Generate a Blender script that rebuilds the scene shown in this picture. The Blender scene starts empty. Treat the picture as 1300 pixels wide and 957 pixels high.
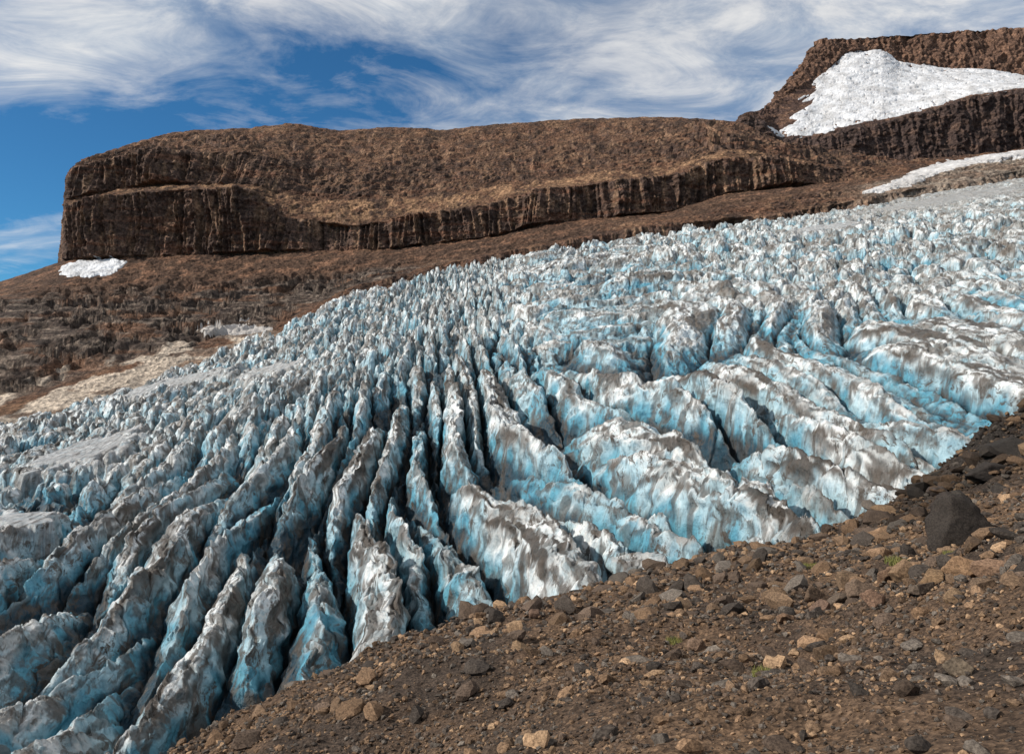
import bpy, math, numpy as np
rng = np.random.default_rng(7)
sc = bpy.context.scene
sc.view_settings.view_transform = 'Standard'
sc.view_settings.look = 'None'
sc.view_settings.exposure = 0

# ------------------------------------------------------------------ noise
TAB = rng.random((8, 65536)).astype(np.float32)
def hidx(ix, iy, seed):
    return ((ix * 73856093) ^ (iy * 19349663) ^ (seed * 83492791)) & 65535
def hidx3(ix, iy, iz, seed):
    return ((ix * 73856093) ^ (iy * 19349663) ^ (iz * 49979687) ^ (seed * 83492791)) & 65535
ANG = rng.random(65536) * 2 * np.pi
GX = np.cos(ANG).astype(np.float32); GY = np.sin(ANG).astype(np.float32)
def perlin(x, y, seed=0):
    ix = np.floor(x).astype(np.int64); iy = np.floor(y).astype(np.int64)
    fx = (x - ix); fy = (y - iy)
    sx = fx*fx*fx*(fx*(fx*6-15)+10); sy = fy*fy*fy*(fy*(fy*6-15)+10)
    def g(dx, dy):
        h = hidx(ix+dx, iy+dy, seed)
        return GX[h]*(fx-dx) + GY[h]*(fy-dy)
    a = g(0,0); b = g(1,0); c = g(0,1); d = g(1,1)
    return 1.5*((a+(b-a)*sx) + ((c+(d-c)*sx)-(a+(b-a)*sx))*sy)
def vnoise3(x, y, z, seed=0):
    ix = np.floor(x).astype(np.int64); iy = np.floor(y).astype(np.int64); iz = np.floor(z).astype(np.int64)
    fx = x-ix; fy = y-iy; fz = z-iz
    fx = fx*fx*(3-2*fx); fy = fy*fy*(3-2*fy); fz = fz*fz*(3-2*fz)
    T = TAB[3]
    def g(a,b,c): return T[hidx3(ix+a, iy+b, iz+c, seed)]
    x00 = g(0,0,0)*(1-fx)+g(1,0,0)*fx; x10 = g(0,1,0)*(1-fx)+g(1,1,0)*fx
    x01 = g(0,0,1)*(1-fx)+g(1,0,1)*fx; x11 = g(0,1,1)*(1-fx)+g(1,1,1)*fx
    return 2*((x00*(1-fy)+x10*fy)*(1-fz) + (x01*(1-fy)+x11*fy)*fz) - 1
def fbm(x, y, o=4, seed=0, gain=.5):
    r = 0; a = 1; t = 0
    for k in range(o):
        r = r + a*perlin(x*2.03**k, y*2.03**k, seed+k*11); t += a; a *= gain
    return r
def fbm3(x, y, z, o=4, seed=0, gain=.5):
    r = 0; a = 1
    for k in range(o):
        r = r + a*vnoise3(x*2.03**k, y*2.03**k, z*2.03**k, seed+k*11); a *= gain
    return r
def ridged(x, y, o=4, seed=0):
    r = 0; a = 1
    for k in range(o):
        r = r + a*(1-2*np.abs(perlin(x*2.1**k, y*2.1**k, seed+k*7))); a *= .5
    return r
def voronoi(x, y, seed=0, jit=.85):
    ix = np.floor(x).astype(np.int64); iy = np.floor(y).astype(np.int64)
    F1 = np.full(x.shape, 9., np.float64); F2 = F1.copy()
    ID = np.zeros(x.shape, np.int64); DX = np.zeros(x.shape); DY = np.zeros(x.shape)
    for a in (-1,0,1):
        for b in (-1,0,1):
            h = hidx(ix+a, iy+b, seed)
            px = ix+a+.5+(TAB[0][h]-.5)*jit - x; py = iy+b+.5+(TAB[1][h]-.5)*jit - y
            d = np.sqrt(px*px+py*py)
            m = d < F1
            F2 = np.where(m, F1, np.minimum(F2, d))
            F1 = np.where(m, d, F1); ID = np.where(m, h, ID)
            DX = np.where(m, -px, DX); DY = np.where(m, -py, DY)
    return F1, F2, ID, DX, DY
def ss(a, b, x):
    t = np.clip((x-a)/(b-a), 0, 1); return t*t*(3-2*t)
def mix(a, b, t):
    return a*(1-t[..., None]) + np.asarray(b)*t[..., None]

# ------------------------------------------------------------------ mesh helpers
def raw_mesh(name, V, F, mat, col=None, smooth=True):
    me = bpy.data.meshes.new(name)
    n = F.shape[1]
    me.vertices.add(len(V)); me.vertices.foreach_set('co', V.astype(np.float32).ravel())
    me.loops.add(F.size); me.loops.foreach_set('vertex_index', F.astype(np.int32).ravel())
    me.polygons.add(len(F))
    me.polygons.foreach_set('loop_start', np.arange(0, F.size, n, dtype=np.int32))
    me.polygons.foreach_set('use_smooth', np.full(len(F), smooth, dtype=bool))
    me.update(calc_edges=True)
    if col is not None:
        at = me.color_attributes.new('Col', 'FLOAT_COLOR', 'POINT')
        c = np.ones((len(V), 4), np.float32); c[:, :3] = col.reshape(-1, 3)
        at.data.foreach_set('color', c.ravel())
    me.materials.append(mat)
    ob = bpy.data.objects.new(name, me); sc.collection.objects.link(ob)
    return ob
def grid_faces(n, m):
    idx = np.arange(n*m).reshape(n, m)
    return np.stack([idx[:-1,:-1], idx[:-1,1:], idx[1:,1:], idx[1:,:-1]], -1).reshape(-1, 4)
def grid_mesh(name, P, mat, col=None, smooth=True):
    return raw_mesh(name, P.reshape(-1,3), grid_faces(*P.shape[:2]), mat, col, smooth)
def patch_mesh(name, P, mask, thick, mat, col=None):
    n, m = mask.shape
    F = grid_faces(n, m); k = mask.ravel() > 0.01
    F = F[k[F].any(1)]
    used, inv = np.unique(F, return_inverse=True)
    V = P.reshape(-1,3)[used].copy()
    V[:,2] += mask.ravel()[used]*thick - .35*thick*(mask.ravel()[used] < .3)
    return raw_mesh(name, V, inv.reshape(-1,4), mat, col.reshape(-1,3)[used] if col is not None else None)
def normals(P):
    a = np.gradient(P, axis=1); b = np.gradient(P, axis=0)
    N = np.cross(a, b); N /= np.linalg.norm(N, axis=-1, keepdims=True)+1e-9
    return N

# ------------------------------------------------------------------ materials
def new_mat(name):
    m = bpy.data.materials.new(name); m.use_nodes = True
    nt = m.node_tree; nt.nodes.clear()
    out = nt.nodes.new('ShaderNodeOutputMaterial'); b = nt.nodes.new('ShaderNodeBsdfPrincipled')
    nt.links.new(b.outputs[0], out.inputs[0])
    return m, nt, b
def nz(nt, vec, scale, detail=6, rough=.6, dist=0):
    n = nt.nodes.new('ShaderNodeTexNoise'); n.inputs['Scale'].default_value = scale
    n.inputs['Detail'].default_value = detail; n.inputs['Roughness'].default_value = rough
    n.inputs['Distortion'].default_value = dist
    nt.links.new(vec, n.inputs['Vector']); return n
def ramp(nt, fac, pts):
    r = nt.nodes.new('ShaderNodeValToRGB'); e = r.color_ramp.elements
    while len(e) < len(pts): e.new(.5)
    for i, (p, c) in enumerate(pts):
        e[i].position = p; e[i].color = (*c, 1) if len(c) == 3 else c
    nt.links.new(fac, r.inputs[0]); return r
def mixc(nt, mode, fac, a, b):
    n = nt.nodes.new('ShaderNodeMix'); n.data_type = 'RGBA'; n.blend_type = mode
    for s, v in ((n.inputs[0], fac), (n.inputs[6], a), (n.inputs[7], b)):
        if hasattr(v, 'links') or hasattr(v, 'is_linked'): nt.links.new(v, s)
        else: s.default_value = v
    return n.outputs[2]
def objvec(nt, scale=(1,1,1)):
    t = nt.nodes.new('ShaderNodeTexCoord'); m = nt.nodes.new('ShaderNodeMapping')
    m.inputs['Scale'].default_value = scale
    nt.links.new(t.outputs['Object'], m.inputs['Vector']); return m.outputs[0]
def bump(nt, h, strength, dist, prev=None):
    b = nt.nodes.new('ShaderNodeBump'); b.inputs['Strength'].default_value = strength
    b.inputs['Distance'].default_value = dist; nt.links.new(h, b.inputs['Height'])
    if prev: nt.links.new(prev, b.inputs['Normal'])
    return b.outputs[0]
def vcol(nt):
    a = nt.nodes.new('ShaderNodeVertexColor'); a.layer_name = 'Col'; return a.outputs[0]

def rock_mat(name, s1, s2, lo, hi, bd, rough=.9, cell=None, cs=.8):
    m, nt, b = new_mat(name); v = objvec(nt)
    n1 = nz(nt, v, s1, 8, .7); n2 = nz(nt, v, s2, 6, .7)
    c = mixc(nt, 'MULTIPLY', 1., vcol(nt), ramp(nt, n1.outputs[0], [(.3,(lo,)*3),(.7,(hi,hi*.97,hi*.93))]).outputs[0])
    c = mixc(nt, 'MULTIPLY', 1., c, ramp(nt, n2.outputs[0], [(.38,(.5,.48,.48)),(.62,(1.5,1.46,1.42))]).outputs[0])
    nn = bump(nt, n1.outputs[0], .8, bd*2)
    nn = bump(nt, n2.outputs[0], .9, bd, nn)
    if cell:
        vo = nt.nodes.new('ShaderNodeTexVoronoi'); vo.inputs['Scale'].default_value = cell
        nt.links.new(v, vo.inputs['Vector'])
        c = mixc(nt, 'MULTIPLY', cs, c, ramp(nt, vo.outputs['Color'], [(.2,(.45,.43,.42)),(.8,(1.5,1.45,1.38))]).outputs[0])
        nn = bump(nt, vo.outputs['Distance'], .8, .35/cell, nn)
    nt.links.new(c, b.inputs['Base Color']); b.inputs['Roughness'].default_value = rough
    b.inputs['Specular IOR Level'].default_value = .15
    nt.links.new(nn, b.inputs['Normal'])
    return m
M_mesa = rock_mat('basalt_rock', .05, .30, .6, 1.35, 2.2, cell=.30, cs=.5)
M_mor = rock_mat('moraine_dirt', .6, 9., .6, 1.4, .02, cell=22)
M_stone = rock_mat('moraine_stone', 3., 22., .75, 1.25, .012)

def snow_mat(name, dirt):
    m, nt, b = new_mat(name); v = objvec(nt)
    n1 = nz(nt, v, .05, 8, .65); n2 = nz(nt, v, .35, 7, .65)
    c = mixc(nt, 'MULTIPLY', dirt, vcol(nt), ramp(nt, n1.outputs[0], [(.35,(.5,.48,.46)),(.6,(1.,1.,1.))]).outputs[0])
    c = mixc(nt, 'MULTIPLY', .6, c, ramp(nt, n2.outputs[0], [(.35,(.6,.6,.62)),(.6,(1.,1.,1.))]).outputs[0])
    nt.links.new(c, b.inputs['Base Color']); b.inputs['Roughness'].default_value = .7
    nt.links.new(bump(nt, n2.outputs[0], .8, 2.), b.inputs['Normal'])
    return m
M_snow = snow_mat('old_snow', .8)

m, nt, b = new_mat('glacier_ice'); M_ice = m
v = objvec(nt); vs = objvec(nt, (1, .28, .45))
n1 = nz(nt, v, .35, 9, .70); n2 = nz(nt, v, 1.6, 6, .72); n3 = nz(nt, vs, .65, 10, .80, .8); n4 = nz(nt, vs, .16, 6, .6, .5)
c = mixc(nt, 'MULTIPLY', .85, vcol(nt), ramp(nt, n1.outputs[0], [(.36,(.52,.64,.71)),(.55,(1.08,1.08,1.08))]).outputs[0])
msk = nt.nodes.new('ShaderNodeMath'); msk.operation = 'MULTIPLY'
nt.links.new(ramp(nt, n3.outputs[0], [(.53,(0,0,0)),(.575,(.95,.95,.95))]).outputs[0], msk.inputs[0])
nt.links.new(ramp(nt, n4.outputs[0], [(.42,(.2,.2,.2)),(.56,(1,1,1))]).outputs[0], msk.inputs[1])
c = mixc(nt, 'MIX', msk.outputs[0], c, (.078,.058,.043,1))
nt.links.new(c, b.inputs['Base Color']); b.inputs['Roughness'].default_value = .4
b.inputs['Specular IOR Level'].default_value = .4
va = nt.nodes.new('ShaderNodeTexVoronoi'); va.feature = 'F1'; va.inputs['Scale'].default_value = .5
nt.links.new(objvec(nt, (1,.6,.8)), va.inputs['Vector'])
nn = bump(nt, va.outputs['Distance'], .8, 1.2)
nn = bump(nt, n1.outputs[0], .9, 1.2, nn); nn = bump(nt, n2.outputs[0], .9, .35, nn)
nt.links.new(nn, b.inputs['Normal'])

# ------------------------------------------------------------------ survey lines (bearing, rise in mils, distance m)
def sline(pts, U, keep=None):
    a = np.array(pts, float)
    vv = np.interp(U, a[:,0], a[:,1]); dd = np.interp(U, a[:,0], a[:,2])
    k = np.exp(-.5*(np.arange(-24,25)/8.)**2); k /= k.sum()
    def sm(q): return np.convolve(np.pad(q, 24, mode='edge'), k, mode='valid')
    v2, d2 = sm(vv), sm(dd)
    if keep is not None: v2 = np.where(U < keep, vv, v2); d2 = np.where(U < keep, dd, d2)
    return np.stack([U/1000*d2, d2, v2/1000*d2], -1)
def loft(lines, counts):
    rows = []; seg = []
    for i, n in enumerate(counts):
        t = (np.arange(n)/n)[:, None, None]
        rows.append(lines[i][None]*(1-t)+lines[i+1][None]*t); seg.append(i+t[:,0,0])
    rows.append(lines[-1][None]); seg.append([len(counts)])
    P = np.concatenate(rows, 0); S = np.concatenate(seg)
    return P, np.repeat(S[:,None], P.shape[1], 1)

# ------------------------------------------------------------------ glacier
gp = [(-900,-480,90),(-650,-480,103),(-300,-480,95),(0,-330,105),(200,-290,98),(400,-220,105),(650,-130,115),(900,-60,120),
      (-900,-280,150),(-650,-250,170),(-300,-205,185),(0,-120,185),(300,-80,170),(650,0,170),(900,70,180),
      (-900,-130,280),(-650,-125,290),(-350,-45,320),(-50,38,325),(250,90,330),(650,125,310),
      (-900,-100,400),(-650,-67,430),(-450,0,490),(-280,68,550),(-200,106,605),(-50,141,655),(150,176,690),(350,200,710),(450,215,715),(650,250,715),(900,285,715)]
g = np.array(gp, float); gx = g[:,0]/1000*g[:,2]; gy = g[:,2]; gz = g[:,1]/1000*g[:,2]
def U2(r2): return np.where(r2 > 1e-12, r2*np.log(r2+1e-12), 0)
n = len(g); X = gx/100; Y = gy/100
K = U2((X[:,None]-X)**2+(Y[:,None]-Y)**2)+np.eye(n)*.02
Pm = np.stack([np.ones(n), X, Y], 1)
A = np.block([[K, Pm],[Pm.T, np.zeros((3,3))]])
sol = np.linalg.solve(A, np.concatenate([gz, np.zeros(3)]))
def gbase(x, y):
    x = x/100; y = y/100; r = sol[n]+sol[n+1]*x+sol[n+2]*y
    for i in range(n): r = r + sol[i]*U2((x-X[i])**2+(y-Y[i])**2)
    return r
mar = [(-950,-90,400),(-650,-67,430),(-450,0,490),(-280,68,550),(-200,106,605),(-50,141,655),(150,176,690),(350,200,710),(450,215,715),(650,250,715),(950,285,715)]
NU, NR = 1560, 1100
u = np.linspace(-.9, .9, NU); yr = 78*np.exp(np.linspace(0, np.log(780/78), NR))
gu, yy = np.meshgrid(u, yr); xx = gu*yy
base = gbase(xx, yy)
ma = np.array(mar, float)
yM = np.interp(gu*1000, ma[:,0], ma[:,2]) + 10*fbm(xx/30, yy/60, 3, 91)
far = ss(225, 380, yy + 50*perlin(xx/60,yy/60,12) + 40*ss(-40,-120,xx))
wx = 9*perlin(xx/75, yy/90, 1)+2.0*perlin(xx/19, yy/34, 2)+.7*perlin(xx/5, yy/9, 3)+.3*perlin(xx/2,yy/3,13)
s = xx + .27*(yy-110)*np.exp(-((xx-5)/60)**2) + wx
s = s + .35*np.clip(xx-35,0,60)*ss(340,240,yy)
amp = (.95+.3*fbm(xx/70, yy/70, 2, 5))
amp *= 1+.3*np.exp(-((xx-22)/34)**2-((yy-165)/80)**2) - .2*ss(-20,-80,xx)*ss(200,120,yy)
rightz = ss(38,78,xx)*ss(420,300,yy)
amp *= 1-.42*rightz
amp *= 1-.75*ss(.30,.62,gu)*ss(440,620,yy)
amp *= 1-.3*ss(25,0,yM-yy)
fill = np.zeros_like(xx)
for (cu, cy, ru, ry, ro) in [(-.545,300,.065,28,-.0014),(-.305,395,.04,13,.001),(-.43,440,.08,20,.0010),(-.62,205,.045,10,0),(.40,560,.05,20,0),(.55,640,.1,35,0)]:
    du = (gu-cu-(yy-cy)*ro*-1)/ru; dy = (yy-cy)/ry
    fill = np.maximum(fill, ss(1.15,.75, np.sqrt(du*du+dy*dy)+.45*fbm(xx/9, yy/9, 4, 44)))
amp = amp*(1-fill)
# A: long ridges parted by steep crevasses
F1,F2,ID,DX,DY = voronoi(s/10., (yy+.25*s)/100, 11, .85)
e = np.clip((F2-F1)/(.50+.25*TAB[7][ID]), 0, 1)
hA = -(1-e)**1.45
rA = TAB[4][ID]-.5; tA = TAB[5][ID]-.5
DA = 14+5*rA
fa = 1-.75*far
z = amp*(DA*hA*fa + 3.6*rA + 6.*tA*DX*(1-.3*far) - 3.*np.abs(DX)**1.5)
# B: oblique cross-cuts
s2 = s+.8*perlin(xx/3, yy/3, 8)
F1,F2,IDb,DXb,DYb = voronoi((s2+.45*yy)/7.5, (yy-.4*s2)/15., 23, .9)
eb = np.clip((F2-F1)/.22, 0, 1); hB = -(1-eb)**1.6
rB = TAB[4][IDb]-.5; tB = TAB[5][IDb]-.5; qB = TAB[6][IDb]-.5
z += amp*((1.3+1.0*far)*hB + (1.2+.6*far)*rB + 1.6*(tB*DXb+qB*DYb))
# D: broken serac blocks higher in the icefall
F1,F2,IDd,DXd,DYd = voronoi((s2+.35*yy)/13.5, (yy-.25*s2)/15., 57, .95)
ed = np.clip((F2-F1)/.30, 0, 1); hD = -(1-ed)**1.4
rD = TAB[4][IDd]-.5; tD = TAB[5][IDd]-.5; qD = TAB[6][IDd]-.5
z += amp*far*(7.5*hD + 4.6*rD + 8.*(tD*DXd+qD*DYd))
# C: chips and facets
F1,F2,IDc,DXc,DYc = voronoi(s2/2.3+.3*perlin(xx,yy,5), yy/3.6, 31, .95)
tC = TAB[5][IDc]-.5; qC = TAB[6][IDc]-.5; rC = TAB[4][IDc]-.5
z += amp*((.5+.2*far)*rC + (1.4+.3*far)*(tC*DXc+qC*DYc) - (.3+.2*far)*np.exp(-((F2-F1)/.12)**2))
F1,F2,IDe,DXe,DYe = voronoi(s2/.9, yy/1.2, 37, .95)
z += amp*ss(330,180,yy)*(.16*(TAB[4][IDe]-.5)+.55*((TAB[5][IDe]-.5)*DXe+(TAB[6][IDe]-.5)*DYe))
z += amp*(.35*ridged(s/2.6, yy/8., 3, 61)-.25) + amp*.9*fbm(xx/9, yy/14, 3, 71)
zz = base + z + 3. + fill*-.1 - 1.2*rightz
over = np.clip(yy-yM, 0, None)
zz -= over*1.1
hx = .8*amp*fbm3(xx/4, yy/4, zz/2.6, 2, 77)
P = np.stack([xx+hx, yy+hx*.5, zz], -1)
N = normals(P); nzv = np.abs(N[...,2])
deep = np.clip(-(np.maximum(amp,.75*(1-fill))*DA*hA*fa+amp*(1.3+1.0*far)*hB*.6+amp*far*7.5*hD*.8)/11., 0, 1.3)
steep = ss(.75,.35,nzv)
C = np.broadcast_to(np.array([.83,.83,.82]), P.shape).copy()
C = mix(C, (.42,.42,.41), ss(-.15,.5,fbm(s/5, yy/16, 4, 81))*(.85-.25*far))
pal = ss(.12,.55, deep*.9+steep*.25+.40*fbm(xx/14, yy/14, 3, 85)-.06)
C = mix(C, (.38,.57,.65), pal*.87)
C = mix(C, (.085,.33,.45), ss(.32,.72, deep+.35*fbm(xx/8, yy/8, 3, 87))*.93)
C = mix(C, (.008,.040,.065), ss(.60,.84, deep+.15*fbm(xx/5,yy/5,2,88)))  # crevasse bottoms taken near black: their shade painted into the ice colour
rid = fbm(s/2.2, yy/26, 4, 95)
crest = ss(.6,.10,deep)
big = ss(-.5,.2,fbm(xx/35, yy/40, 2, 97)+.1)
d1 = ss(.02,.17, rid + .35*(1-far)*ss(.0,.8,DX*2+.2) - .08)*crest*(.94-.2*far)
C = mix(C, (.058,.042,.031), d1*big)
d2 = ss(.22,.38, fbm(s/1.1, yy/9, 4, 99,.6)+.03)*.8*(1-deep*.4)
C = mix(C, (.090,.068,.052), d2)
d3 = ss(.1,.5,-rD*1.4+fbm(xx/6,yy/6,3,103))*far*.6*crest
C = mix(C, (.15,.12,.095), d3)
lowd = ss(.25,.55, fbm(xx/3, yy/5, 4, 101,.6)+.8*ss(122,85,yy-.12*xx))*.75
C = mix(C, (.085,.066,.052), lowd)
C = mix(C, (.40,.39,.385), fill*(.75+.25*perlin(xx/2,yy/2,4)))
C = mix(C, (.30,.28,.26), ss(.32,.5,gu)*ss(520,640,yy)*(.35+.6*ss(-.2,.3,fbm(xx/9,yy/9,4,105))))
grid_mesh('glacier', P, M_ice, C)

# ------------------------------------------------------------------ mesa
U = np.concatenate([np.linspace(-950,-582,200,endpoint=False), np.linspace(-582,-560,60,endpoint=False), np.linspace(-560,700,1400,endpoint=False), np.linspace(700,950,120)])
def sl(pts, keep=-535): return sline(pts, U, keep)
Ml = [(a, b_-42, c_+6) for a,b_,c_ in mar]
L = [sl(Ml),
 sl([(-950,-70,480),(-650,-42,500),(-500,12,560),(-320,52,620),(-260,82,640),(-200,118,650),(-50,152,690),(150,187,720),(350,208,740),(450,226,745),(650,264,750),(950,300,750)]),
 sl([(-950,60,740),(-650,98,760),(-500,102,780),(-350,112,790),(-250,118,790),(-150,135,790),(0,160,780),(150,192,775),(350,228,780),(450,240,785),(650,280,790),(950,320,790)]),
 sl([(-950,70,900),(-650,121,900),(-570,148,905),(-470,152,900),(-320,157,890),(-150,162,880),(-30,176,870),(50,196,860),(200,207,870),(270,232,880),(400,246,900),(480,254,910),(650,284,930),(950,322,930)]),
 sl([(-950,60,1000),(-650,108,1000),(-574,136,1000),(-566,218,907),(-500,230,905),(-420,238,893),(-335,236,890),(-300,203,905),(-200,193,892),(-50,212,880),(50,240,870),(200,254,875),(260,276,880),(330,276,905),(400,266,915),(480,262,930),(650,286,940),(950,324,940)]),
 sl([(-950,55,1050),(-650,103,1050),(-574,129,1050),(-563,225,922),(-500,238,940),(-420,244,935),(-335,244,935),(-250,224,940),(-100,230,930),(50,252,920),(180,265,915),(260,284,915),(300,290,920),(330,283,935),(400,270,945),(480,266,955),(650,287,960),(950,325,960)]),
 sl([(-950,52,1100),(-650,98,1100),(-574,124,1100),(-562,255,926),(-553,264,934),(-530,272,945),(-450,285,952),(-350,284,960),(-250,270,985),(-100,272,1000),(50,284,990),(180,305,980),(250,316,970),(300,302,960),(345,292,970),(400,284,975),(480,272,975),(650,288,980),(950,326,980)]),
 sl([(-950,48,1150),(-650,94,1150),(-574,119,1150),(-560,258,940),(-552,268,950),(-540,277,970),(-505,290,1000),(-450,308,1050),(-400,315,1070),(-370,314,1080),(-330,317,1090),(-280,324,1100),(-220,314,1120),(-150,319,1120),(-90,313,1120),(-10,323,1120),(100,329,1120),(210,331,1100),(290,324,1060),(320,306,1020),(345,296,1000),(400,289,990),(470,279,985),(520,268,1000),(650,288,1000),(950,326,1000)])]
bk = L[-1].copy(); f = (bk[:,1]+600)/bk[:,1]; bk[:,0] *= f; bk[:,1] += 600; bk[:,2] -= 35
L.append(bk)
P, S = loft(L, [45,150,85,110,40,85,60,14])
UU = np.repeat(U[None], P.shape[0], 0)
for _ in range(3):
    P[1:-1] = .25*P[:-2]+.5*P[1:-1]+.25*P[2:]
N = normals(P); N *= np.sign((N*[0,-1,1]).sum(-1))[...,None]
st = ss(.75,.35, np.abs(N[...,2]))
x,y,z_ = P[...,0],P[...,1],P[...,2]
Hn = N.copy(); Hn[...,2] *= .3
but = fbm3(x/60, y/60, z_/200, 3, 201)
rug = ss(4.9,5.3,S)*ss(8,7.2,S)
leftr = ss(-250,-360,UU)
disp = st*(20*but*ss(-565,-500,UU)) + (1-st)*4.5*fbm3(x/60,y/60,z_/60,3,205)
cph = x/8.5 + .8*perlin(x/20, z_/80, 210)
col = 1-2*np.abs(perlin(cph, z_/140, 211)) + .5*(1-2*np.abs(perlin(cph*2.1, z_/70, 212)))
disp += st*(5.2*col + 2.6*fbm3(x/7,y/7,z_/6,3,215))
gul = 1-2*np.abs(perlin((x+.35*z_)/24+.5*perlin(x/30,z_/30,6), z_/120, 221))
disp += rug*(1-st)*4.8*gul*ss(7.2,6.5,S)
disp += ss(2,2.5,S)*ss(3.1,2.6,S)*2.4*gul
blk = voronoi(x/9+.5*perlin(x/6,z_/6,2), z_/6, 229, .9)
disp += (rug*(.5+.5*leftr)*(1-st)+ss(4.9,3.9,S)*ss(1,2,S)*(1-st)*.4)*(3.4*(TAB[4][blk[2]]-.4)*ss(.0,.25,blk[1]-blk[0]))
disp += (1-.5*st)*2.8*fbm3(x/9,y/9,z_/7,4,225,.68)
disp += ss(1.03,1.2,S)*ss(3.0,2.2,S)*(5*fbm3(x/22,y/22,z_/8,4,227,.62))
disp *= ss(-585,-530,UU)*.7+.3
disp *= 1-.3*ss(6.6,7,S)*ss(-560,-500,UU)
P = P + Hn*disp[...,None]
w = 1.1*ss(1.02,1.15,S)*ss(2.4,2.05,S)*ss(-60,-260,UU) + (.35+.35*leftr)*ss(5.9,6.1,S)*ss(6.95,6.5,S) + .3*(1-leftr)*ss(4.9,5.3,S)*ss(6.1,5.9,S)
w = w + .8*ss(5.0,5.3,S)*ss(7,6.6,S)*ss(170,240,UU)*ss(480,400,UU)
zz = P[...,2]; stp = np.where(S<3, 15., 15.); q = zz/stp + 1.6*fbm(x/60,y/60,4,231)+.004*x
fr = q-np.floor(q); ter = (np.floor(q)+ss(.5,.78,fr)-q)*stp
P[...,2] += w*ter*ss(-.5,.2,fbm(x/40,z_/30,3,233)+.1)
N = normals(P); nzv = np.abs(N[...,2]); st2 = np.maximum(ss(.75,.35,nzv), st*.9)
x,y,z_ = P[...,0],P[...,1],P[...,2]
C = np.broadcast_to(np.array([.122,.068,.044]), P.shape).copy()
n1 = fbm(x/45, z_/25, 5, 301,.6)
C = mix(C, (.19,.12,.078), ss(.05,.7,n1)*.6)
C = mix(C, (.058,.038,.030), ss(0,.55,-n1)*.85)
C = mix(C, (.27,.17,.11), rug*ss(.25,.55,fbm((x+.6*z_)/26,z_/9,4,303,.6))*.55)
C = mix(C, (.050,.035,.030), rug*ss(.1,.5,fbm((x-.5*z_)/16,z_/10,4,304,.6))*.6)
C = mix(C, (.095,.066,.056), st2*.9)
C = mix(C, (.28,.185,.125), st2*ss(.05,.5,fbm(x/9,z_/40,4,305,.6))*.7)
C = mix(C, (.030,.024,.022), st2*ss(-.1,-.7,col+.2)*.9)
C = mix(C, (.040,.031,.028), st2*ss(.1,.6,fbm(x/14,z_/50,3,306))*.6)
C = mix(C, (.17,.085,.055), st2*ss(.1,.6,fbm(x/90,z_/7,3,308))*.6)
led = ss(4.05,4.3,S)*ss(5.1,4.8,S)*ss(-540,-430,UU)*ss(420,300,UU)
C = mix(C, (.31,.195,.12), led*ss(-.2,.3,fbm(x/20,y/20,4,307,.6))*.8)
C = mix(C, (.078,.050,.037), ss(1.9,2.2,S)*ss(3.05,2.8,S)*.8)
C = mix(C, (.21,.12,.08), ss(2.1,2.4,S)*ss(3.1,3,S)*ss(.1,.5,fbm((x-z_)/22,z_/9,4,311,.6))*.65)
bench = ss(1,1.1,S)*ss(2.3,1.9,S)*ss(0,-200,UU)
C = mix(C, (.052,.042,.038), bench*.9); C = mix(C, (.20,.165,.14), bench*ss(.0,.35,fbm(x/40,z_/3.2,4,315,.6))*.75)
C = mix(C, (.16,.085,.052), bench*ss(.12,.45,fbm(x/70,z_/12,3,316))*.65)
tan = ss(1.04,.96,S+.22*fbm(x/30,y/30,4,317)-.02)*ss(-290,-330,UU)
hole = ss(.05,.25,fbm(x/50,y/25,4,319)-.1)
C = mix(C, (.42,.37,.32), tan*(1-.75*hole))
gr = ss(380,520,UU)*ss(2.6,2.0,S)
C = mix(C, (.25,.215,.185), gr*(.45+.55*ss(-.3,.5,fbm(x/18,z_/8,4,323,.6))))
grid_mesh('mesa', P, M_mesa, C)
snowc = np.broadcast_to(np.array([.80,.81,.84]), P.shape)
nb = .22*fbm(x/9, z_/9, 3, 331)
mk = ss(1.1,.85, np.sqrt(((x+462)/36)**2+((z_-120+.05*(x+462))/13.5)**2)+nb)*(y<960)
patch_mesh('snow_patch', P, mk, 1.6, M_snow, snowc)
uu = x/y*1000; vv = z_/y*1000
mk = ss(1.1,.8, np.sqrt(((uu+352)/46)**2+((vv-60-.02*(uu+352))/6.)**2)+nb)*(y<800)
patch_mesh('snow_patch', P, mk, .8, M_snow, snowc*.6*np.array([1,.92,.84]))
ln = np.interp(uu, [440,480,520,545,600,650,900],[232,241,256,266,276,283,300])
hw = np.interp(uu, [440,470,520,545,570,650,900],[0.1,4,7.5,6,4,5,6])
mk = ss(1.15,.75, np.abs(vv-ln)/hw+2.5*nb)*(uu>445)*(y<960)
patch_mesh('snow_patch', P, mk, 1.4, M_snow, snowc*.8*np.array([1,.96,.92]))

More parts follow.
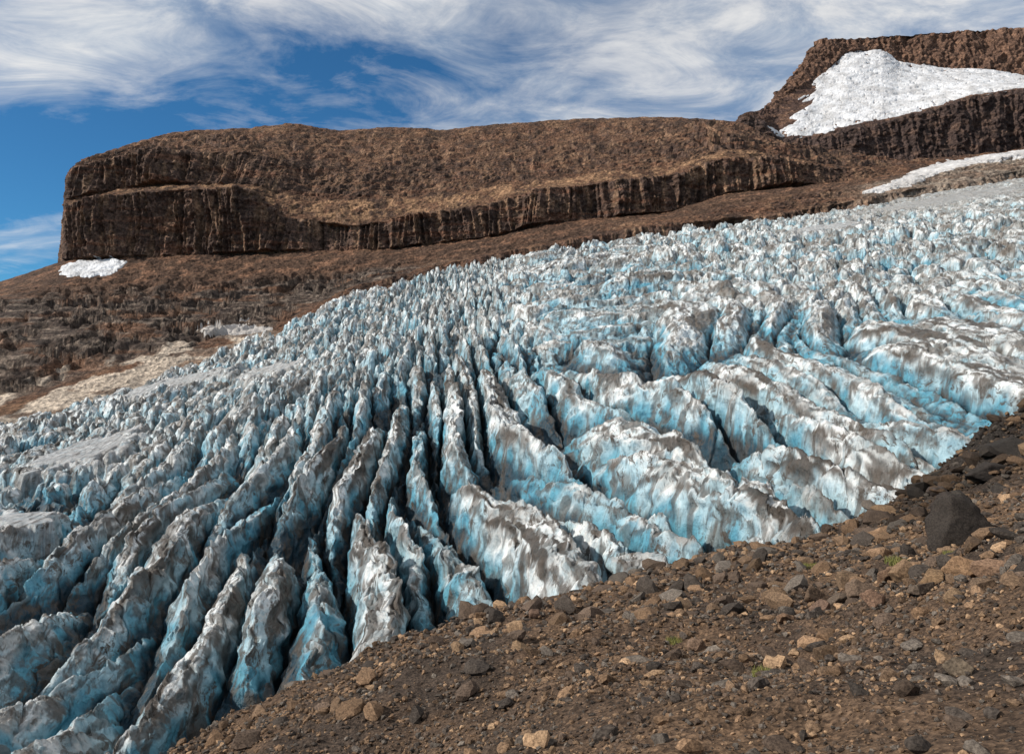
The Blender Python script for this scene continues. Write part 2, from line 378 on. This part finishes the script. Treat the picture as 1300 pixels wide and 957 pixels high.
# ------------------------------------------------------------------ upper butte
U = np.linspace(230, 950, 900)
def sl(p): return sline(p, U, 3000)
L = [sl([(230,150,1150),(400,200,1150),(650,235,1150),(950,260,1150)]),
 sl([(230,270,1200),(290,285,1200),(340,283,1200),(400,276,1180),(500,270,1170),(650,287,1170),(950,310,1170)]),
 sl([(230,272,1230),(270,300,1220),(295,327,1215),(315,318,1212),(335,299,1210),(390,299,1195),(430,312,1190),(500,327,1187),(580,353,1185),(650,360,1180),(950,372,1180)]),
 sl([(230,273,1240),(270,302,1230),(297,330,1225),(320,326,1222),(338,303,1220),(390,303,1205),(430,316,1200),(500,331,1197),(580,357,1195),(650,364,1190),(950,376,1190)]),
 sl([(230,274,1260),(270,303,1245),(300,332,1245),(332,345,1280),(358,362,1300),(400,388,1350),(425,412,1390),(470,415,1400),(490,400,1390),(550,392,1380),(600,388,1370),(650,381,1360),(950,380,1360)]),
 sl([(230,275,1262),(270,304,1247),(300,333,1250),(330,347,1290),(336,363,1310),(352,378,1330),(370,398,1370),(376,415,1385),(388,424,1400),(410,427,1410),(470,432,1410),(530,436,1410),(600,440,1410),(650,440,1400),(950,440,1400)])]
bk = L[-1].copy(); f = (bk[:,1]+500)/bk[:,1]; bk[:,0] *= f; bk[:,1] += 500; bk[:,2] -= 30
L.append(bk)
P, S = loft(L, [30,80,8,110,60,12])
UU = np.repeat(U[None], P.shape[0], 0)
N = normals(P); N *= np.sign((N*[0,-1,1]).sum(-1))[...,None]
snow = ss(3.0,3.06,S)*ss(4.02,3.95,S)*ss(0,12,UU-np.interp(S,[3,3.3,4],[326,352,380])+14*fbm(S*6,UU/40,4,7))
x,y,z_ = P[...,0],P[...,1],P[...,2]
rock = 1-ss(2.9,3.1,S)*ss(4.05,3.95,S)*ss(320,350,UU)
disp = rock*(10*fbm3(x/40,y/40,z_/120,3,401)+4*(1-2*np.abs(fbm3(x/9,y/9,z_/60,2,405)))+3*fbm3(x/7,y/7,z_/5,3,407)) + (1-rock)*(5*fbm3(x/50,y/50,z_/50,3,409)+1.1*fbm3(x/9,y/9,z_/4,4,411,.6))
Hn = N.copy(); Hn[...,2] *= .4
P = P+Hn*disp[...,None]
x,y,z_ = P[...,0],P[...,1],P[...,2]
C = np.broadcast_to(np.array([.080,.052,.045]), P.shape).copy()
C = mix(C, (.18,.11,.078), ss(-.1,.6,fbm(x/25,z_/12,4,421))*.8)
C = mix(C, (.18,.11,.078), ss(3.9,4.1,S)*.5)
C = mix(C, (.055,.043,.042), ss(3,2.6,S)*.6)
grid_mesh('butte', P, M_mesa, C)
edge = snow*ss(.0,.35, .45+1.3*fbm(x/18,z_/8,4,431)+1.2*np.minimum(np.abs(S-3),np.abs(4-S))*3)
edge *= 1-ss(.45,.6,fbm(x/14,z_/5,4,433))
patch_mesh('snowfield', P, edge, 3., M_snow, np.broadcast_to(np.array([.74,.74,.76]), P.shape))

# ------------------------------------------------------------------ moraine
U = np.concatenate([np.linspace(-1600,-700,150,endpoint=False), np.linspace(-700,720,1150,endpoint=False), np.linspace(720,1600,150)])
def sl(p): return sline(p, U)
L = [sl([(-1600,-2000,1.2),(0,-1700,1.5),(1600,-1300,1.5)]),
 sl([(-1600,-1400,4),(-900,-1200,4),(-520,-850,5),(-300,-720,6),(0,-560,7),(200,-520,7.5),(400,-480,8),(650,-420,8),(900,-360,8),(1600,-250,8)]),
 sl([(-1600,-1000,12),(-900,-800,12),(-520,-610,14),(-300,-510,16),(0,-405,18),(200,-350,20),(400,-302,22),(650,-205,24),(900,-110,25),(1600,80,25)]),
 sl([(-1600,-900,22),(-900,-710,22),(-520,-535,26),(-400,-470,28),(-310,-408,30),(-240,-362,32),(-150,-323,34),(0,-287,38),(110,-262,40),(200,-239,42),(270,-223,43),(350,-209,45),(420,-193,47),(470,-170,48),(520,-140,50),(590,-100,52),(650,-58,52),(900,80,55),(1600,300,55)])]
d1_ = L[-1].copy(); f = 1.5; d1_[:,0] *= f; d1_[:,1] *= f; d1_[:,2] = L[-1][:,2]*1.15-12
d2_ = L[-1].copy(); f = 98/d2_[:,1]; d2_[:,0] *= f; d2_[:,1] = 98; d2_[:,2] = gbase(np.clip(d2_[:,0],-95,95), d2_[:,1])-9
L += [d1_, d2_]
P, S = loft(L, [60,230,260,40,30])
for _ in range(6): P[1:-1] = .25*P[:-2]+.5*P[1:-1]+.25*P[2:]
x,y = P[...,0],P[...,1]
P[...,2] += .6*fbm(x/9,y/9,3,501)*ss(4,14,y) + .14*fbm(x/1.6,y/1.6,4,505)*ss(3,12,y)+.03*np.abs(fbm(x/.35,y/.35,3,509))
outc = ss(.50,.60,x/y)*ss(34,40,y)*ss(3.3,2.9,S)
P[...,2] += outc*(.9*np.abs(fbm(x/3,y/3,4,521,.6))+.3)
C = np.broadcast_to(np.array([.075,.052,.037]), P.shape).copy()
n1 = fbm(x/5,y/8,4,511)
C = mix(C, (.12,.08,.052), ss(0,.7,n1)*.7); C = mix(C, (.036,.029,.025), ss(0,.6,-n1+.1)*.8)
C = mix(C, (.022,.020,.019), ss(.42,.58,x/y+.06*fbm(x/4,y/4,3,523))*ss(30,40,y)*.9)
grid_mesh('moraine_slope', P, M_mor, C)
MP, MS = P, S

def ico(sub):
    import bmesh
    bm = bmesh.new(); bmesh.ops.create_icosphere(bm, subdivisions=sub, radius=1)
    V = np.array([v.co[:] for v in bm.verts]); F = np.array([[v.index for v in f.verts] for f in bm.faces]); bm.free()
    return V/np.linalg.norm(V,axis=1,keepdims=True), F
def rockverts(D, K, r):
    nrm = r.normal(size=(K,3)); nrm /= np.linalg.norm(nrm,axis=1,keepdims=True)
    off = r.uniform(.38,.8,K); dn = D@nrm.T
    rr = np.where(dn > 1e-3, off/np.maximum(dn,1e-3), 9).min(1)
    return D*np.minimum(rr,1.)[:,None]
def scatter(name, cnt, sub, smin, smax, dmin, dmax, powr, rel, right=0):
    D, F = ico(sub); var = [rockverts(D, 9, rng) for _ in range(24)]
    ok = np.argwhere((MP[...,1] > dmin)&(MP[...,1] < dmax)&(np.abs(MP[...,0]/MP[...,1]) < .9)&(MS < 3.25))
    ii = ok[rng.integers(0,len(ok),cnt)]
    px, py = MP[ii[:,0],ii[:,1],0], MP[ii[:,0],ii[:,1],1]
    clus = perlin(px/2.5, py/2.5, 77) + right*(px/py-.25)
    ii = ii[clus+rng.normal(0,.35,len(ii)) > -.35]
    Vs=[];Fs=[];Cs=[]; o=0
    pal = np.array([[.090,.066,.051],[.13,.088,.058],[.18,.118,.075],[.055,.046,.040],[.115,.10,.087],[.28,.19,.12]])
    for k,(i,j) in enumerate(ii):
        p = MP[i,j]; d = p[1]
        sz = (smin+(smax-smin)*rng.random()**powr)*(d/15 if rel else 1)
        V = var[rng.integers(24)]*np.array([1.,rng.uniform(.55,1),rng.uniform(.45,.85)])*sz
        a = rng.uniform(0,6.28); c,s_ = math.cos(a),math.sin(a)
        V = V@np.array([[c,s_,0],[-s_,c,0],[0,0,1]])
        tl = rng.normal(0,.3); c,s_ = math.cos(tl),math.sin(tl); V = V@np.array([[c,0,s_],[0,1,0],[-s_,0,c]])
        jit = rng.normal(0,.03*d/15,2)
        V = V+p+[jit[0],jit[1],sz*.18]
        dk = .45 if (p[0]/d > .47 and d > 34) else 1.
        Vs.append(V);Fs.append(F+o);o+=len(V)
        Cs.append(np.repeat((pal[min(5,int(rng.integers(0,5)) if rng.random()<.93 else 5)]*rng.uniform(.6,1.3)*dk)[None],len(V),0))
    return raw_mesh(name, np.concatenate(Vs), np.concatenate(Fs), M_stone, np.concatenate(Cs), False)
scatter('gravel', 60000, 1, .030, .11, 3.5, 58, 2.6, True)
scatter('rubble', 3400, 2, .09, .38, 5, 56, 4, True, 1.3)
MUm = MP[...,0]/MP[...,1]*1000; MVm = MP[...,2]/MP[...,1]*1000
def spot(uu_, vv_):
    d = (MUm-uu_)**2+(MVm-vv_)**2+1e6*(MS>3); i = np.unravel_index(d.argmin(), d.shape); return MP[i]
D4, F4 = ico(5)
def boulder(uu_, vv_, wpx, hpx, col):
    p = spot(uu_, vv_); rx = wpx/2000*p[1]; rz = hpx/2000*p[1]
    V = rockverts(D4, 14, rng)
    V = V*(1+.09*fbm3(V[:,0]*2+uu_,V[:,1]*2,V[:,2]*2,5,int(abs(uu_)),.6)[:,None])
    V = V*np.array([rx*1.5,rx*1.2,rz*1.6])
    raw_mesh('boulder', V+p+[0,0,rz*.5], F4, M_stone, np.repeat(np.array([col]),len(V),0), True)
boulder(572,-210,64,58,(.034,.029,.026))
for a in [(575,-252,42,24,(.22,.14,.085)),(612,-248,36,20,(.17,.11,.075)),(640,-243,38,24,(.15,.10,.07)),(500,-258,36,26,(.18,.12,.075)),
          (478,-262,30,22,(.14,.09,.06)),(440,-282,36,26,(.11,.08,.06)),(415,-290,28,20,(.09,.07,.055)),(462,-290,28,20,(.14,.09,.065)),(395,-300,24,18,(.12,.08,.06)),
          (520,-275,28,18,(.09,.07,.055)),(430,-262,28,18,(.13,.09,.06)),(385,-285,26,20,(.1,.07,.05)),(350,-310,22,16,(.14,.09,.06)),(535,-262,30,20,(.15,.1,.06)),(595,-270,28,18,(.12,.085,.06)),(555,-285,24,18,(.16,.11,.07)),
          (235,-345,18,14,(.16,.11,.08)),(568,-378,28,22,(.10,.08,.06)),(620,-150,30,20,(.04,.035,.032)),(545,-150,24,16,(.05,.04,.036)),(30,-304,14,10,(.12,.08,.06)),(-40,-306,14,12,(.17,.11,.07)),
          (600,-130,54,20,(.030,.026,.024)),(560,-165,44,20,(.036,.030,.027)),(640,-95,60,26,(.028,.025,.023))]:
    boulder(*a)
mg, ntg, bg = new_mat('grass_blades'); bg.inputs['Roughness'].default_value=.8
ng = nz(ntg, objvec(ntg), 9.); ntg.links.new(ramp(ntg, ng.outputs[0], [(.35,(.10,.12,.03)),(.65,(.26,.23,.06))]).outputs[0], bg.inputs['Base Color'])
for (a,b2,w_) in [(490,-236,30),(455,-203,26),(322,-378,34),(205,-335,20),(380,-240,20),(560,-225,20)]:
    p = spot(a,b2); R = w_/2000*p[1]; V=[];F=[]
    for k in range(420):
        r = R*math.sqrt(rng.random()); t = rng.uniform(0,6.28); bx,by = r*math.cos(t), r*math.sin(t)*1.3
        h = R*rng.uniform(.2,.5); w2 = R*.04; l = rng.normal(0,.45,2)*h; t2 = rng.uniform(0,3.14)
        q = len(V); V += [(bx-w2*math.cos(t2),by-w2*math.sin(t2),-.05),(bx+w2*math.cos(t2),by+w2*math.sin(t2),-.05),(bx+l[0],by+l[1],h)]; F.append((q,q+1,q+2))
    raw_mesh('grass_tuft', np.array(V)+p, np.array(F), mg, None, False)

gr_ = np.array([[-15000,-15000,-140],[15000,-15000,-140],[15000,15000,-140],[-15000,15000,-140]],float)
raw_mesh('ground', gr_, np.array([[0,1,2,3]]), M_mesa, np.repeat(np.array([[.16,.11,.08]]),4,0))

# ------------------------------------------------------------------ light
el = math.radians(33); sd = np.array([-.95,-.20]); sd /= np.linalg.norm(sd)
sv = np.array([sd[0]*math.cos(el), sd[1]*math.cos(el), math.sin(el)])
from mathutils import Vector
sun = bpy.data.lights.new('sun','SUN'); sun.energy = 5.; sun.angle = math.radians(.53); sun.color = (1,.94,.84)
so = bpy.data.objects.new('sun', sun); sc.collection.objects.link(so); so.location = (-200,-100,300)
so.rotation_euler = Vector(sv).to_track_quat('Z','Y').to_euler()
w = bpy.data.worlds.new('World'); sc.world = w; w.use_nodes = True
nt = w.node_tree; nt.nodes.clear()
out = nt.nodes.new('ShaderNodeOutputWorld'); bgn = nt.nodes.new('ShaderNodeBackground'); nt.links.new(bgn.outputs[0], out.inputs[0])
sky = nt.nodes.new('ShaderNodeTexSky'); sky.sky_type = 'NISHITA'; sky.sun_disc = False
sky.sun_elevation = el; sky.sun_rotation = math.atan2(sd[0], sd[1]) % (2*math.pi); sky.altitude = 1800; sky.air_density = 1.; sky.dust_density = .3; sky.ozone_density = 2.5
bgn.inputs[1].default_value = .072
tc = nt.nodes.new('ShaderNodeTexCoord'); sp = nt.nodes.new('ShaderNodeSeparateXYZ'); nt.links.new(tc.outputs['Generated'], sp.inputs[0])
def mth(op, a, b=None):
    q = nt.nodes.new('ShaderNodeMath'); q.operation = op
    for i, v_ in enumerate((a,b)):
        if v_ is None: continue
        if isinstance(v_, (int,float)): q.inputs[i].default_value = v_
        else: nt.links.new(v_, q.inputs[i])
    return q.outputs[0]
zc = mth('ADD', mth('MAXIMUM', sp.outputs[2], 0.), .22)
cb = nt.nodes.new('ShaderNodeCombineXYZ'); nt.links.new(mth('DIVIDE', sp.outputs[0], zc), cb.inputs[0]); nt.links.new(mth('DIVIDE', sp.outputs[1], zc), cb.inputs[1])
mp = nt.nodes.new('ShaderNodeMapping'); mp.inputs['Rotation'].default_value = (0,0,math.radians(-25)); mp.inputs['Scale'].default_value = (.8,1.2,1); mp.inputs['Location'].default_value = (5.3,2.2,0)
nt.links.new(cb.outputs[0], mp.inputs[0])
c1 = nz(nt, mp.outputs[0], 1.25, 12, .55, .4); c2 = nz(nt, mp.outputs[0], 4.2, 10, .66, .8)
dens = mth('ADD', mth('MULTIPLY', c1.outputs[0], .74), mth('MULTIPLY', c2.outputs[0], .26))
dens = mth('ADD', dens, mth('MULTIPLY', mth('SUBTRACT', sp.outputs[2], .30), .70))
cr = ramp(nt, dens, [(.435,(0,0,0)),(.54,(.47,.47,.47)),(.64,(.95,.95,.95))])
skyc = mixc(nt, 'MULTIPLY', 1., sky.outputs[0], (.44,1.04,1.36,1))
cc = ramp(nt, c2.outputs[0], [(.38,(7.5,8.5,9.7)),(.60,(12.7,12.5,12.1))])
fin = mixc(nt, 'MIX', cr.outputs[0], skyc, cc.outputs[0])
nt.links.new(fin, bgn.inputs[0])

cam = bpy.data.cameras.new('camera'); cam.lens = 36/1.3; cam.sensor_width = 36; cam.clip_start=.1; cam.clip_end = 40000
co = bpy.data.objects.new('camera', cam); sc.collection.objects.link(co); co.rotation_euler = (math.radians(90),0,0)
sc.camera = co
